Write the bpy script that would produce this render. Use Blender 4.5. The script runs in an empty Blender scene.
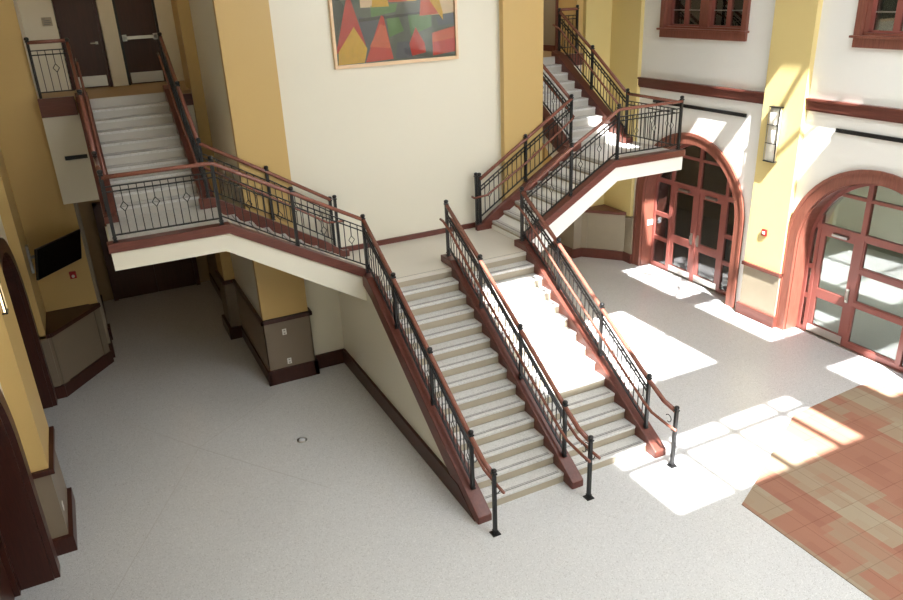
import bpy, bmesh, math, random
from mathutils import Vector, Matrix
random.seed(7)
S = bpy.context.scene
COL = S.collection

# ------------------------------------------------------------------ materials
def srgb(r, g, b):
    f = lambda c: (c/255/12.92) if c/255 <= .04045 else ((c/255+.055)/1.055)**2.4
    return (f(r), f(g), f(b), 1)

def newmat(name):
    m = bpy.data.materials.new(name); m.use_nodes = True
    nt = m.node_tree; b = nt.nodes['Principled BSDF']
    return m, nt, b

def simple(name, col, rough=.5, metal=0, spec=.5, var=.06, scale=3., bump=0, bscale=60.):
    """plain paint / metal / plastic with a faint tone variation and an optional fine bump"""
    m, nt, b = newmat(name)
    tc = nt.nodes.new('ShaderNodeTexCoord'); n = nt.nodes.new('ShaderNodeTexNoise')
    n.inputs['Scale'].default_value = scale; n.inputs['Detail'].default_value = 3
    nt.links.new(tc.outputs['Object'], n.inputs['Vector'])
    mx = nt.nodes.new('ShaderNodeMix'); mx.data_type = 'RGBA'
    c1 = tuple(c*(1-var) for c in col[:3])+(1,); c2 = tuple(min(1, c*(1+var)) for c in col[:3])+(1,)
    mx.inputs[6].default_value = c1; mx.inputs[7].default_value = c2
    nt.links.new(n.outputs['Fac'], mx.inputs[0]); nt.links.new(mx.outputs[2], b.inputs['Base Color'])
    b.inputs['Roughness'].default_value = rough; b.inputs['Metallic'].default_value = metal
    b.inputs['Specular IOR Level'].default_value = spec
    if bump:
        n2 = nt.nodes.new('ShaderNodeTexNoise'); n2.inputs['Scale'].default_value = bscale
        nt.links.new(tc.outputs['Object'], n2.inputs['Vector'])
        bp = nt.nodes.new('ShaderNodeBump'); bp.inputs['Strength'].default_value = bump; bp.inputs['Distance'].default_value = .02
        nt.links.new(n2.outputs['Fac'], bp.inputs['Height']); nt.links.new(bp.outputs['Normal'], b.inputs['Normal'])
    return m

def wood(name, c1, c2, rough=.35, axis='Z', scale=6.):
    m, nt, b = newmat(name)
    tc = nt.nodes.new('ShaderNodeTexCoord'); mp = nt.nodes.new('ShaderNodeMapping')
    sc = {'X': (.6, 9, 9), 'Y': (9, .6, 9), 'Z': (9, 9, .6)}[axis]
    mp.inputs['Scale'].default_value = sc
    n = nt.nodes.new('ShaderNodeTexNoise'); n.inputs['Scale'].default_value = scale; n.inputs['Detail'].default_value = 5
    n.inputs['Distortion'].default_value = .6
    r = nt.nodes.new('ShaderNodeValToRGB'); r.color_ramp.elements[0].color = c1; r.color_ramp.elements[1].color = c2
    r.color_ramp.elements[0].position = .3; r.color_ramp.elements[1].position = .7
    nt.links.new(tc.outputs['Object'], mp.inputs['Vector']); nt.links.new(mp.outputs['Vector'], n.inputs['Vector'])
    nt.links.new(n.outputs['Fac'], r.inputs['Fac']); nt.links.new(r.outputs['Color'], b.inputs['Base Color'])
    b.inputs['Roughness'].default_value = rough; b.inputs['Specular IOR Level'].default_value = .4
    return m

def terrazzo(name, base, dark, light, rough=.3, scale=70.):
    m, nt, b = newmat(name)
    tc = nt.nodes.new('ShaderNodeTexCoord')
    v = nt.nodes.new('ShaderNodeTexVoronoi'); v.inputs['Scale'].default_value = scale
    nt.links.new(tc.outputs['Object'], v.inputs['Vector'])
    sep = nt.nodes.new('ShaderNodeSeparateColor'); nt.links.new(v.outputs['Color'], sep.inputs['Color'])
    r = nt.nodes.new('ShaderNodeValToRGB'); r.color_ramp.interpolation = 'CONSTANT'
    e = r.color_ramp.elements; e[0].color = base; e[1].position = .70; e[1].color = dark
    x = e.new(.80); x.color = light
    x = e.new(.92); x.color = base
    nt.links.new(sep.outputs[0], r.inputs['Fac'])
    n = nt.nodes.new('ShaderNodeTexNoise'); n.inputs['Scale'].default_value = .6; n.inputs['Detail'].default_value = 4
    nt.links.new(tc.outputs['Object'], n.inputs['Vector'])
    mr = nt.nodes.new('ShaderNodeMapRange'); mr.inputs[3].default_value = .93; mr.inputs[4].default_value = 1.05
    nt.links.new(n.outputs['Fac'], mr.inputs[0])
    mx = nt.nodes.new('ShaderNodeMix'); mx.data_type = 'RGBA'; mx.blend_type = 'MULTIPLY'; mx.inputs[0].default_value = 1
    nt.links.new(r.outputs['Color'], mx.inputs[6]); nt.links.new(mr.outputs[0], mx.inputs[7])
    nt.links.new(mx.outputs[2], b.inputs['Base Color'])
    b.inputs['Roughness'].default_value = rough; b.inputs['Specular IOR Level'].default_value = .4
    return m

def carpet_mat():
    m, nt, b = newmat('carpet_planks')
    tc = nt.nodes.new('ShaderNodeTexCoord')
    def brick(w, h, off, seed):
        mp = nt.nodes.new('ShaderNodeMapping'); mp.inputs['Location'].default_value = (seed*3.1, seed*1.7, 0)
        mp.inputs['Rotation'].default_value = (0, 0, math.pi/2)
        nt.links.new(tc.outputs['Object'], mp.inputs['Vector'])
        t = nt.nodes.new('ShaderNodeTexBrick'); t.inputs['Scale'].default_value = 1
        t.inputs['Brick Width'].default_value = w; t.inputs['Row Height'].default_value = h
        t.inputs['Mortar Size'].default_value = 0; t.offset = off
        t.inputs['Color1'].default_value = (0, 0, 0, 1); t.inputs['Color2'].default_value = (1, 1, 1, 1)
        nt.links.new(mp.outputs['Vector'], t.inputs['Vector']); return t
    t = brick(1.15, .46, .37, 1); t2 = brick(.46, .23, .5, 2)
    mxf = nt.nodes.new('ShaderNodeMix'); mxf.data_type = 'RGBA'; mxf.inputs[0].default_value = .3
    nt.links.new(t.outputs['Color'], mxf.inputs[6]); nt.links.new(t2.outputs['Color'], mxf.inputs[7])
    r = nt.nodes.new('ShaderNodeValToRGB'); e = r.color_ramp.elements
    e[0].position = .15; e[0].color = srgb(142, 100, 84); e[1].position = .85; e[1].color = srgb(152, 138, 118)
    x = e.new(.42); x.color = srgb(150, 108, 90)
    x = e.new(.62); x.color = srgb(146, 124, 104)
    nt.links.new(mxf.outputs[2], r.inputs['Fac'])
    n = nt.nodes.new('ShaderNodeTexNoise'); n.inputs['Scale'].default_value = 90
    nt.links.new(tc.outputs['Object'], n.inputs['Vector'])
    # thin seams of a carpet tile grid
    seam = nt.nodes.new('ShaderNodeTexBrick'); seam.inputs['Scale'].default_value = 1; seam.offset = 0
    seam.inputs['Brick Width'].default_value = .46; seam.inputs['Row Height'].default_value = .46
    seam.inputs['Mortar Size'].default_value = .006
    seam.inputs['Color1'].default_value = (1, 1, 1, 1); seam.inputs['Color2'].default_value = (1, 1, 1, 1); seam.inputs['Mortar'].default_value = (.8, .78, .76, 1)
    nt.links.new(tc.outputs['Object'], seam.inputs['Vector'])
    mx = nt.nodes.new('ShaderNodeMix'); mx.data_type = 'RGBA'; mx.blend_type = 'MULTIPLY'; mx.inputs[0].default_value = 1
    nt.links.new(r.outputs['Color'], mx.inputs[6]); nt.links.new(seam.outputs['Color'], mx.inputs[7])
    nt.links.new(mx.outputs[2], b.inputs['Base Color'])
    bp = nt.nodes.new('ShaderNodeBump'); bp.inputs['Strength'].default_value = .25; bp.inputs['Distance'].default_value = .01
    nt.links.new(n.outputs['Fac'], bp.inputs['Height']); nt.links.new(bp.outputs['Normal'], b.inputs['Normal'])
    b.inputs['Roughness'].default_value = .95; b.inputs['Specular IOR Level'].default_value = .1
    return m

def glass_mat(name, tint, refl=.12, rough=.02):
    """thin pane: mostly clear with a fresnel reflection"""
    m, nt, b = newmat(name)
    out = nt.nodes['Material Output']
    tr = nt.nodes.new('ShaderNodeBsdfTransparent'); tr.inputs['Color'].default_value = tint
    gl = nt.nodes.new('ShaderNodeBsdfGlossy'); gl.inputs['Roughness'].default_value = rough
    lw = nt.nodes.new('ShaderNodeFresnel'); lw.inputs['IOR'].default_value = 1.5
    ad = nt.nodes.new('ShaderNodeMath'); ad.operation = 'ADD'; ad.inputs[1].default_value = refl; ad.use_clamp = True
    nt.links.new(lw.outputs[0], ad.inputs[0])
    mx = nt.nodes.new('ShaderNodeMixShader')
    nt.links.new(ad.outputs[0], mx.inputs[0]); nt.links.new(tr.outputs[0], mx.inputs[1]); nt.links.new(gl.outputs[0], mx.inputs[2])
    nt.links.new(mx.outputs[0], out.inputs['Surface'])
    return m

CREAM = simple('cream_paint', srgb(222, 217, 201), .28, spec=.35, var=.015, scale=.7)
WHITE = simple('white_paint', srgb(230, 230, 226), .35, spec=.35, var=.015, scale=.7)
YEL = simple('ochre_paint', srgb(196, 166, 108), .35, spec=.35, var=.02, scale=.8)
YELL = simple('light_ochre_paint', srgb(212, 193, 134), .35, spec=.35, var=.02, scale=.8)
TRIM = wood('mahogany_trim', srgb(90, 49, 41), srgb(108, 61, 51), .3, 'Y')
TRIMX = wood('mahogany_trim_across', srgb(90, 49, 41), srgb(108, 61, 51), .3, 'X')
TRIMZ = wood('mahogany_upright', srgb(112, 66, 54), srgb(134, 82, 68), .3, 'Z')
DARKW = wood('dark_stained_wood', srgb(54, 26, 19), srgb(68, 33, 24), .35, 'Z')
DOORW = wood('dark_door_veneer', srgb(54, 27, 18), srgb(66, 34, 23), .35, 'Z', 3)
DOORR = simple('red_brown_door_paint', srgb(136, 78, 70), .35, var=.04)
RAILW = wood('handrail_wood', srgb(118, 74, 62), srgb(138, 88, 75), .25, 'Y')
IRON = simple('black_iron', srgb(34, 34, 35), .35, metal=.3, var=.1)
STEEL = simple('brushed_steel', srgb(190, 188, 182), .3, metal=1, var=.05)
ALU = simple('aluminium', srgb(170, 170, 170), .35, metal=1)
BLACK = simple('black_plastic', srgb(14, 14, 15), .35)
SCREEN = simple('black_screen', srgb(8, 8, 10), .12)
PLATE = simple('white_plastic_plate', srgb(226, 224, 218), .4)
RED = simple('red_enamel', srgb(170, 28, 26), .4)
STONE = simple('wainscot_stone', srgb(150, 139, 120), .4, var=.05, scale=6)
TERR = terrazzo('terrazzo_floor', srgb(197, 197, 197), srgb(178, 177, 176), srgb(210, 210, 209), .26, 95)
TREAD = terrazzo('terrazzo_tread', srgb(200, 199, 196), srgb(186, 184, 181), srgb(210, 208, 206), .35, 60)
RISERG = simple('grey_riser', srgb(184, 180, 172), .5, var=.02)
RISER = simple('beige_riser', srgb(166, 156, 137), .5, var=.02)
UPPERFLOOR = simple('tan_upper_floor', srgb(168, 140, 100), .5)
STRIP = simple('grey_grit_strip', srgb(128, 126, 124), .7)
JOINT = simple('zinc_joint', srgb(168, 165, 160), .4)
STONE_SHADED = simple('taupe_wainscot', srgb(124, 110, 93), .4, var=.04)  # same wainscot stone, with the left side's shade put into its colour
CARPET = carpet_mat()
GLASS = glass_mat('clear_door_glass', (.82, .88, .85, 1), .10)
PGLASS = glass_mat('picture_glass', (1, 1, 1, 1), 0)
PALE = wood('pale_maple_frame', srgb(222, 188, 150), srgb(232, 202, 166), .4, 'X')
def emit(name, col, st):
    m, nt, b = newmat(name); b.inputs['Emission Color'].default_value = col; b.inputs['Emission Strength'].default_value = st
    b.inputs['Base Color'].default_value = col; return m
TAN = simple('tan_hall_paint', srgb(156, 134, 98), .5, var=.03)  # brown bounce light of the dim hall put into its wall colour
OPAL = simple('opal_glass', srgb(240, 236, 222), .3)
LIT = emit('lit_opal_glass', srgb(255, 226, 170), 2.5)

# ------------------------------------------------------------------ mesh builder
class MB:
    def __init__(s): s.v = []; s.f = []; s.fm = []; s.sm = []; s.cur = 0; s.smooth = False
    def _add(s, vs, fs):
        o = len(s.v); s.v += [tuple(v) for v in vs]
        for f in fs: s.f.append([i+o for i in f]); s.fm.append(s.cur); s.sm.append(s.smooth)
    def box(s, x0, x1, y0, y1, z0, z1):
        x0, x1 = min(x0, x1), max(x0, x1); y0, y1 = min(y0, y1), max(y0, y1); z0, z1 = min(z0, z1), max(z0, z1)
        s._add([(x0,y0,z0),(x1,y0,z0),(x1,y1,z0),(x0,y1,z0),(x0,y0,z1),(x1,y0,z1),(x1,y1,z1),(x0,y1,z1)],
               [(0,3,2,1),(4,5,6,7),(0,1,5,4),(1,2,6,5),(2,3,7,6),(3,0,4,7)]); return s
    def prism(s, poly, axis, a, b):
        """poly: 2-D points in the plane across axis ('x': (y,z), 'y': (x,z), 'z': (x,y)), extruded a..b"""
        def P(p, t): return {'x': (t, p[0], p[1]), 'y': (p[0], t, p[1]), 'z': (p[0], p[1], t)}[axis]
        n = len(poly); vs = [P(p, a) for p in poly]+[P(p, b) for p in poly]
        fs = [tuple(range(n))[::-1], tuple(range(n, 2*n))]+[(i, (i+1) % n, n+(i+1) % n, n+i) for i in range(n)]
        s._add(vs, fs); return s
    def sweep(s, pts, prof, closed=False):
        """profile (side, up) swept along pts, kept upright, mitred in plan"""
        pts = [Vector(p) for p in pts]; n = len(pts); vs = []; k = len(prof)
        def side(d):
            q = Vector((d.y, -d.x, 0)); return q.normalized() if q.length > 1e-6 else Vector((1, 0, 0))
        for i, p in enumerate(pts):
            ds = []
            if i > 0: ds.append((pts[i]-pts[i-1]).normalized())
            if i < n-1: ds.append((pts[i+1]-pts[i]).normalized())
            ss = [side(d) for d in ds]; a = sum(ss, Vector()).normalized(); c = max(.35, a.dot(ss[0])); a = a/c
            t = sum(ds, Vector()).normalized(); up = a.cross(t); 
            if up.z < 0: up = -up
            up = up.normalized()
            for (u, w) in prof: vs.append(p+a*u+up*w)
        fs = []
        for i in range(n-1):
            for j in range(k):
                fs.append((i*k+j, i*k+(j+1) % k, (i+1)*k+(j+1) % k, (i+1)*k+j))
        fs.append(tuple(range(k))[::-1]); fs.append(tuple((n-1)*k+j for j in range(k)))
        s._add(vs, fs); return s
    def tube(s, pts, r, k=8):
        """round tube along any points"""
        pts = [Vector(p) for p in pts]; n = len(pts); vs = []; prev = None
        for i in range(n):
            d = (pts[min(n-1, i+1)]-pts[max(0, i-1)]).normalized()
            ref = Vector((0, 0, 1)) if abs(d.z) < .9 else Vector((1, 0, 0))
            a = d.cross(ref).normalized() if prev is None else (prev-d*prev.dot(d)).normalized()
            prev = a; b2 = d.cross(a)
            for j in range(k):
                t = 2*math.pi*j/k; vs.append(pts[i]+a*math.cos(t)*r+b2*math.sin(t)*r)
        fs = [(i*k+j, i*k+(j+1) % k, (i+1)*k+(j+1) % k, (i+1)*k+j) for i in range(n-1) for j in range(k)]
        fs += [tuple(range(k))[::-1], tuple((n-1)*k+j for j in range(k))]
        s._add(vs, fs); return s
    def lathe(s, cx, cy, prof, k=12):
        vs = []; n = len(prof)
        for (r, z) in prof:
            for j in range(k):
                t = 2*math.pi*j/k; vs.append((cx+r*math.cos(t), cy+r*math.sin(t), z))
        fs = [(i*k+j, i*k+(j+1) % k, (i+1)*k+(j+1) % k, (i+1)*k+j) for i in range(n-1) for j in range(k)]
        fs += [tuple(range(k))[::-1], tuple((n-1)*k+j for j in range(k))]
        s._add(vs, fs); return s
    def build(s, name, mats, parent=None, bevel=0):
        if not isinstance(mats, (list, tuple)): mats = [mats]
        me = bpy.data.meshes.new(name); base = wloc(parent) if parent else Vector()
        me.from_pydata([tuple(Vector(v)-base) for v in s.v], [], s.f)
        for m in mats: me.materials.append(m)
        for p, mi, sm in zip(me.polygons, s.fm, s.sm): p.material_index = mi; p.use_smooth = sm
        bm = bmesh.new(); bm.from_mesh(me); bmesh.ops.recalc_face_normals(bm, faces=bm.faces); bm.to_mesh(me); bm.free()
        o = bpy.data.objects.new(name, me); COL.objects.link(o)
        if parent: o.parent = parent
        if bevel:
            b = o.modifiers.new('bevel', 'BEVEL'); b.width = bevel; b.segments = 2; b.limit_method = 'ANGLE'
        return o

def wloc(o):
    v = Vector()
    while o is not None: v += o.location; o = o.parent
    return v

def thing(name, label, cat, loc=(0, 0, 0), group=None):
    o = bpy.data.objects.new(name, None); COL.objects.link(o); o.location = loc; o.empty_display_size = .2
    o['label'] = label; o['category'] = cat
    if group: o['group'] = group
    return o
def tag(o, label, cat, group=None):
    o['label'] = label; o['category'] = cat
    if group: o['group'] = group
    return o
def struct(o, label=None, cat=None):
    o['kind'] = 'structure'
    if label: o['label'] = label
    if cat: o['category'] = cat
    return o
def sempty(name, label, cat, loc): return struct(thing(name, label, cat, loc), label, cat)

# ------------------------------------------------------------------ key dimensions (metres)
RZ, TR = .165, .273                    # riser, tread
ZL = 14*RZ                             # mid landing 2.31
ZC = ZL+8*RZ                           # corner landings 3.63
ZU = ZC+10*RZ                          # upper floor 5.28
HC = 10.0                              # ceiling
SUN = Vector((.32, 1, -1.43))

# ------------------------------------------------------------------ floor
o = MB().box(-9, 13, -14, 9, -.2, 0).build('floor', TERR); struct(o, 'speckled off-white polished terrazzo floor', 'floor')
J = MB()
for a, b in (((-6.3, -2.9), (-4.67, .2)), ((-5.95, 2.1), (-4.67, .2)), ((-4.67, .2), (-3.1, 1.32)), ((-4.67, .2), (-3.1, -1.92))):
    d = Vector((b[0]-a[0], b[1]-a[1], 0)).normalized(); n = Vector((-d.y, d.x, 0))*.004
    J.prism([(a[0]+n.x, a[1]+n.y), (a[0]-n.x, a[1]-n.y), (b[0]-n.x, b[1]-n.y), (b[0]+n.x, b[1]+n.y)], 'z', -.002, .0012)
J.build('divider_strip', JOINT, o)
o = MB().prism([(1.92, -9), (1.92, -5.24), (2.36, -5.03), (4.46, -3.97), (6.2, -3.87), (6.95, -4.08), (6.95, -9)], 'z', .001, .011).build('entrance_carpet', CARPET)
tag(o, 'orange and tan plank-patterned carpet set into the pale floor before the arched doors', 'carpet')

# ------------------------------------------------------------------ wall helpers
def arch_pts(yc, r, zs, n=28):
    return [(yc+r*math.cos(math.pi*i/n), zs+r*math.sin(math.pi*i/n)) for i in range(n+1)]
def arch_over(mb, x0, x1, yc, r, zs, ztop):
    """solid wall over a round-headed opening, in a wall running along y"""
    p = arch_pts(yc, r, zs)
    for a, b in zip(p[:-1], p[1:]):
        mb._add([(x0, a[0], a[1]), (x0, b[0], b[1]), (x0, b[0], ztop), (x0, a[0], ztop), (x1, a[0], a[1]), (x1, b[0], b[1]), (x1, b[0], ztop), (x1, a[0], ztop)],
                [(0, 1, 2, 3), (7, 6, 5, 4), (0, 4, 5, 1), (2, 6, 7, 3)])
def arch_band(mb, x0, x1, yc, ri, ro, zs, n=28):
    """round-headed frame with legs down to the floor"""
    pi_ = [(yc+ri, 0)]+arch_pts(yc, ri, zs, n)+[(yc-ri, 0)]; po = [(yc+ro, 0)]+arch_pts(yc, ro, zs, n)+[(yc-ro, 0)]
    for i in range(len(pi_)-1):
        a, b, c, d = pi_[i], pi_[i+1], po[i+1], po[i]
        mb._add([(x, q[0], q[1]) for x in (x0, x1) for q in (a, b, c, d)], [(0, 1, 2, 3), (7, 6, 5, 4), (0, 4, 5, 1), (2, 6, 7, 3), (0, 3, 7, 4), (1, 5, 6, 2)])

A1, A2, AR, ZS = 1.53, -3.07, 1.53, 1.91           # right arches
L1, L2 = 1.53, -3.48                               # left arches
W1, W2 = 1.54, -3.37                               # window centres

# right wall ------------------------------------------------------------------
XR0, XR1 = 7.0, 7.45
m = MB()
for a, b in ((A1+AR, 4.5), (A2+AR, A1-AR), (-14, A2-AR)): m.box(XR0, XR1, a, b, 0, 5.2)
for c in (A1, A2): arch_over(m, XR0, XR1, c, AR, ZS, 5.2)
WHW, WZ0, WZ1 = 1.16, 5.86, 8.1
m.box(XR0, XR1, -14, 4.5, 5.2, WZ0); m.box(XR0, XR1, -14, 4.5, WZ1, HC)
for a, b in ((W1+WHW, 4.5), (W2+WHW, W1-WHW), (-14, W2-WHW)): m.box(XR0, XR1, a, b, WZ0, WZ1)
wr = struct(m.build('wall_right', WHITE), 'tall white wall with the arched glass doors', 'wall')
# flat ochre pilaster between the two arches, and the ochre corner strip at its far end
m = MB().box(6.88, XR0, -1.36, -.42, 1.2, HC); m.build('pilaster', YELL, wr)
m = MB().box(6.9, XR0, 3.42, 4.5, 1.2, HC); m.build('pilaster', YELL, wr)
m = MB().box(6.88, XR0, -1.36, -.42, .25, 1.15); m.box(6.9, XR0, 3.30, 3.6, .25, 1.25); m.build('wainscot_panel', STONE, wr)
m = MB().box(6.83, XR0, -1.39, -.39, 1.14, 1.22); m.build('cap_trim', TRIM, wr, .008)
m = MB().box(6.83, XR0, -1.40, -.37, 0, .25); m.box(6.86, XR0, 3.27, 3.6, 0, .25); m.build('base_trim', TRIM, wr, .008)
def picture_rail(y0, y1, nm):
    m = MB().box(6.93, XR0, y0, y1, 4.54, 4.70); m.box(6.90, XR0, y0, y1, 4.69, 4.73); m.box(6.95, XR0, y0, y1, 4.50, 4.55)
    struct(m.build(nm, TRIM), None)
picture_rail(-.42, 3.42, 'trim_1'); picture_rail(-13.9, -1.36, 'trim_2')

# left wall ------------------------------------------------------------------
XL0, XL1 = -6.85, -7.35
m = MB()
for a, b in ((L1+AR, 4.5), (L2+AR, L1-AR), (-14, L2-AR)): m.box(XL1, XL0, a, b, 0, 5.2)
for c in (L1, L2): arch_over(m, XL1, XL0, c, AR, ZS, 5.2)
m.box(XL1, XL0, -14, 4.5, 5.2, HC)
wl = struct(m.build('wall_left', CREAM), 'cream wall with dark arched openings beside the yellow piers', 'wall')
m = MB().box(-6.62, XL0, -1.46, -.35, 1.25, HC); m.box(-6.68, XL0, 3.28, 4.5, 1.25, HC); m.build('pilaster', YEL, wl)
m = MB().box(-6.62, XL0, -1.46, -.35, .25, 1.25); m.box(-6.66, XL0, 3.30, 3.5, .25, 1.25); m.build('wainscot_panel', STONE_SHADED, wl)
m = MB().box(-6.56, XL0, -1.51, -.31, 1.25, 1.33); m.box(-6.62, XL0, 3.28, 3.5, 1.25, 1.33); m.build('cap_trim', DARKW, wl, .008)
m = MB().box(-6.56, XL0, -1.53, -.30, 0, .25); m.box(-6.6, XL0, 3.27, 3.5, 0, .25); m.build('base_trim', DARKW, wl, .008)

# back wall: the core block behind the art, and the yellow pilasters ----------
m = MB().box(-3.04, 3.2, 1.9, 8.2, 0, HC)
wb = struct(m.build('wall_back', CREAM), 'tall cream wall behind the mid landing', 'wall')
m = MB().box(-3.04, -2.18, 1.86, 1.9, 0, HC); m.box(2.19, 3.09, 1.86, 1.9, 0, HC); m.build('return_panel', CREAM, wb)
for xa, xb in ((-3.04, -2.18), (2.19, 3.09)):
    MB().box(xa, xb, 1.72, 1.86, 0, HC).build('pilaster', YEL, wb)
m = MB().box(-3.26, -3.04, 4.25, 5.0, 1.25, HC); m.build('pilaster', YEL, wb)
m = MB()
m.box(-3.06, -2.16, 1.70, 1.72, .25, 1.28); m.box(-3.06, -3.04, 1.70, 4.25, .25, 1.28); m.box(-3.28, -3.04, 4.23, 5.02, .25, 1.28); m.box(-3.06, -3.04, 5.02, 8.2, .25, 1.28); m.box(-2.18, -2.16, 1.7, 1.9, .25, 1.28)
m.build('wainscot_panel', STONE_SHADED, wb)
m = MB()
m.box(-3.10, -2.12, 1.65, 1.72, 1.27, 1.35); m.box(-3.10, -3.04, 1.65, 4.25, 1.27, 1.35); m.box(-3.32, -3.04, 4.2, 5.05, 1.27, 1.35); m.box(-2.18, -2.12, 1.65, 1.9, 1.27, 1.35)
m.build('cap_trim', DARKW, wb, .008)
m = MB()
m.box(-3.11, -2.11, 1.65, 1.72, 0, .3); m.box(-3.09, -3.04, 1.65, 4.2, 0, .25); m.box(-3.34, -3.04, 4.17, 5.06, 0, .27); m.box(-3.09, -3.04, 5.06, 8.1, 0, .25); m.box(-2.2, -2.11, 1.65, 1.9, 0, .3)
m.box(-2.11, -1.5, 1.85, 1.9, 0, .3)
m.build('base_trim', DARKW, wb, .008)
m = MB().box(-1.42, 1.62, 1.86, 1.9, ZL, ZL+.1); struct(m.build('baseboard_back', TRIMX))

# wing walls in the far corners, with the angled wainscot and its triangular ledge
m = MB().box(-7.35, -5.90, 4.5, 4.62, 0, HC); m.box(-5.90, -5.74, 4.46, 4.62, 0, 3.42)
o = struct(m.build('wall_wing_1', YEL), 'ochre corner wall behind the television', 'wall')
def corner_block(pa, pb, cx, cy, parent, trim, stone):
    """wainscot cutting the corner at an angle between pa and pb"""
    d = Vector((pb[0]-pa[0], pb[1]-pa[1], 0)).normalized(); n = Vector((d.y, -d.x, 0))
    if n.y > 0: n = -n
    def off(p, t, e): return (p[0]+n.x*t+d.x*e, p[1]+n.y*t+d.y*e)
    for nm2, t, z0, z1, mt in (('wainscot_panel', 0, .25, 1.27, stone), ('ledge', .05, 1.25, 1.33, trim), ('base_trim', .05, 0, .25, trim)):
        MB().prism([off(pa, t, -.02 if t else 0), off(pb, t, .02 if t else 0), (pb[0], cy), (cx, cy), (cx, pa[1])], 'z', z0, z1).build(nm2, mt, parent)
    # upright strips at both ends of the panel
    for p, e0, e1 in ((pa, 0, .16), (pb, -.16, 0)):
        MB().prism([off(p, 0, e0), off(p, 0, e1), off(p, .025, e1), off(p, .025, e0)], 'z', .25, 1.25).build('corner_strip', stone, parent)
corner_block((-6.62, 3.34), (-5.75, 4.44), -6.85, 4.5, o, DARKW, STONE_SHADED)
m = MB().box(6.13, 7.45, 4.5, 4.62, 0, HC)
o = struct(m.build('wall_wing_2', YELL), 'ochre corner wall beside the first arched doors', 'wall')
corner_block((6.90, 3.60), (6.16, 4.48), 7.0, 4.5, o, TRIM, STONE)

MB().box(5.90, 6.16, 4.46, 4.5, .25, 1.27).box(5.90, 5.94, 4.5, 8.2, .25, 1.27).build('wainscot_panel', STONE, o)
MB().box(5.86, 6.16, 4.42, 4.5, 1.25, 1.33).box(5.86, 5.94, 4.5, 8.2, 1.25, 1.33).build('cap_trim', TRIM, o)
MB().box(5.86, 6.16, 4.42, 4.5, 0, .25).build('base_trim', TRIM, o)
# hallways: side walls, back walls, ceilings ---------------------------------
m = MB().box(-5.96, -5.74, 4.62, 8.2, 0, 5.05); struct(m.build('wall_hall_1', TAN))
bt = MB().box(-5.74, -5.66, 4.62, 5.1, 0, .3); bt.box(-5.74, -5.64, 5.6, 5.85, 0, .3); bt.box(-5.74, -5.70, 5.85, 8, 0, .25); struct(bt.build('baseboard_hall', DARKW))
m = MB().box(-5.74, -5.69, 4.72, 5.0, .3, 3.4); m.box(-5.74, -5.69, 5.62, 5.8, .3, 3.4); struct(m.build('trim_3', STONE))
m = MB().box(-5.96, -3.04, 8.2, 8.35, 0, 8.7); struct(m.build('wall_hall_2', TAN))
m = MB().box(-5.96, -5.9, 4.62, 6.5, ZU, 8.6); struct(m.build('wall_hall_3', CREAM))
m = MB().box(-5.96, -5.29, 6.3, 6.45, ZU, 8.6); m.box(-4.53, -4.22, 6.3, 6.45, ZU, 8.6); m.box(-3.42, -3.04, 6.3, 6.45, ZU, 8.6); m.box(-5.29, -3.42, 6.3, 6.45, 7.42, 8.6); m.box(-5.96, -3.04, 6.46, 6.52, 5.0, 8.6)
struct(m.build('wall_hall_4', CREAM), 'cream upper wall with two dark doors', 'wall')
m = MB().box(5.94, 6.13, 4.62, 8.2, 0, HC); struct(m.build('wall_hall_5', YEL))
bt = MB().box(5.88, 5.94, 4.55, 8.1, 0, .25); bt.box(5.84, 5.94, 5.2, 5.6, 0, 1.3); struct(bt.build('baseboard_hall_right', TRIM))
m = MB().box(3.2, 6.0, 8.2, 8.35, 0, 8.7); m.box(3.2, 6.0, 6.9, 7.05, ZU, 8.6); struct(m.build('wall_hall_6', simple('grey_taupe_paint', srgb(168, 156, 134), .5, var=.02)))
m = MB().box(5.92, 5.94, 5.45, 8.2, ZU, 8.6); struct(m.build('wall_hall_8', simple('warm_grey_paint', srgb(150, 138, 118), .5, var=.02)))
m = MB().box(5.88, 5.92, 5.47, 8.0, ZU, ZU+.15); m.box(5.89, 5.94, 5.40, 5.46, ZU, 7.5); m.box(3.2, 5.88, 6.84, 6.9, ZU, ZU+.16); struct(m.build('baseboard_upper', TRIMX))
m = MB().box(-5.96, -3.04, 4.42, 6.5, 8.6, 8.75); struct(m.build('ceiling_upper_hall', WHITE))
m = MB().box(3.2, 6.13, 4.42, 7.1, 8.6, 8.75); struct(m.build('ceiling_upper_hall_right', WHITE))

m = MB().box(-5.96, -3.04, 4.44, 4.6, 7.15, HC); m.box(3.2, 6.13, 4.44, 4.6, 7.3, HC); struct(m.build('wall_hall_7', CREAM))  # unseen headers added to keep steep light and sky leaks out of the halls
# upper floor slabs -----------------------------------------------------------
def upper_slab(x0, x1, y1, nm, sx0, sx1):
    m = MB().box(x0, x1, 4.36, y1, 5.05, ZU)
    s = struct(m.build(nm, UPPERFLOOR)); return s
s = upper_slab(-5.9, -3.04, 6.5, 'floor_upper_left', -5.32, -3.5)
MB().box(-5.9, -5.26, 4.36, 4.6, 3.42, 5.05).build('cream_beam', CREAM, s)
MB().box(-5.9, -3.04, 4.6, 8.2, 3.42, 3.6).build('hall_soffit', TAN, s)
MB().box(-3.52, -3.04, 4.36, 4.6, 3.42, 5.05).build('cream_beam', CREAM, s)
m = MB().box(-5.9, -5.3, 4.31, 4.42, 5.03, 5.36); m.box(-3.52, -3.04, 4.31, 4.42, 5.0, 5.22); m.build('fascia_board', TRIMX, s, .006)
s = upper_slab(3.2, 5.94, 7.0, 'floor_upper_right', 3.72, 5.36)
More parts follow.
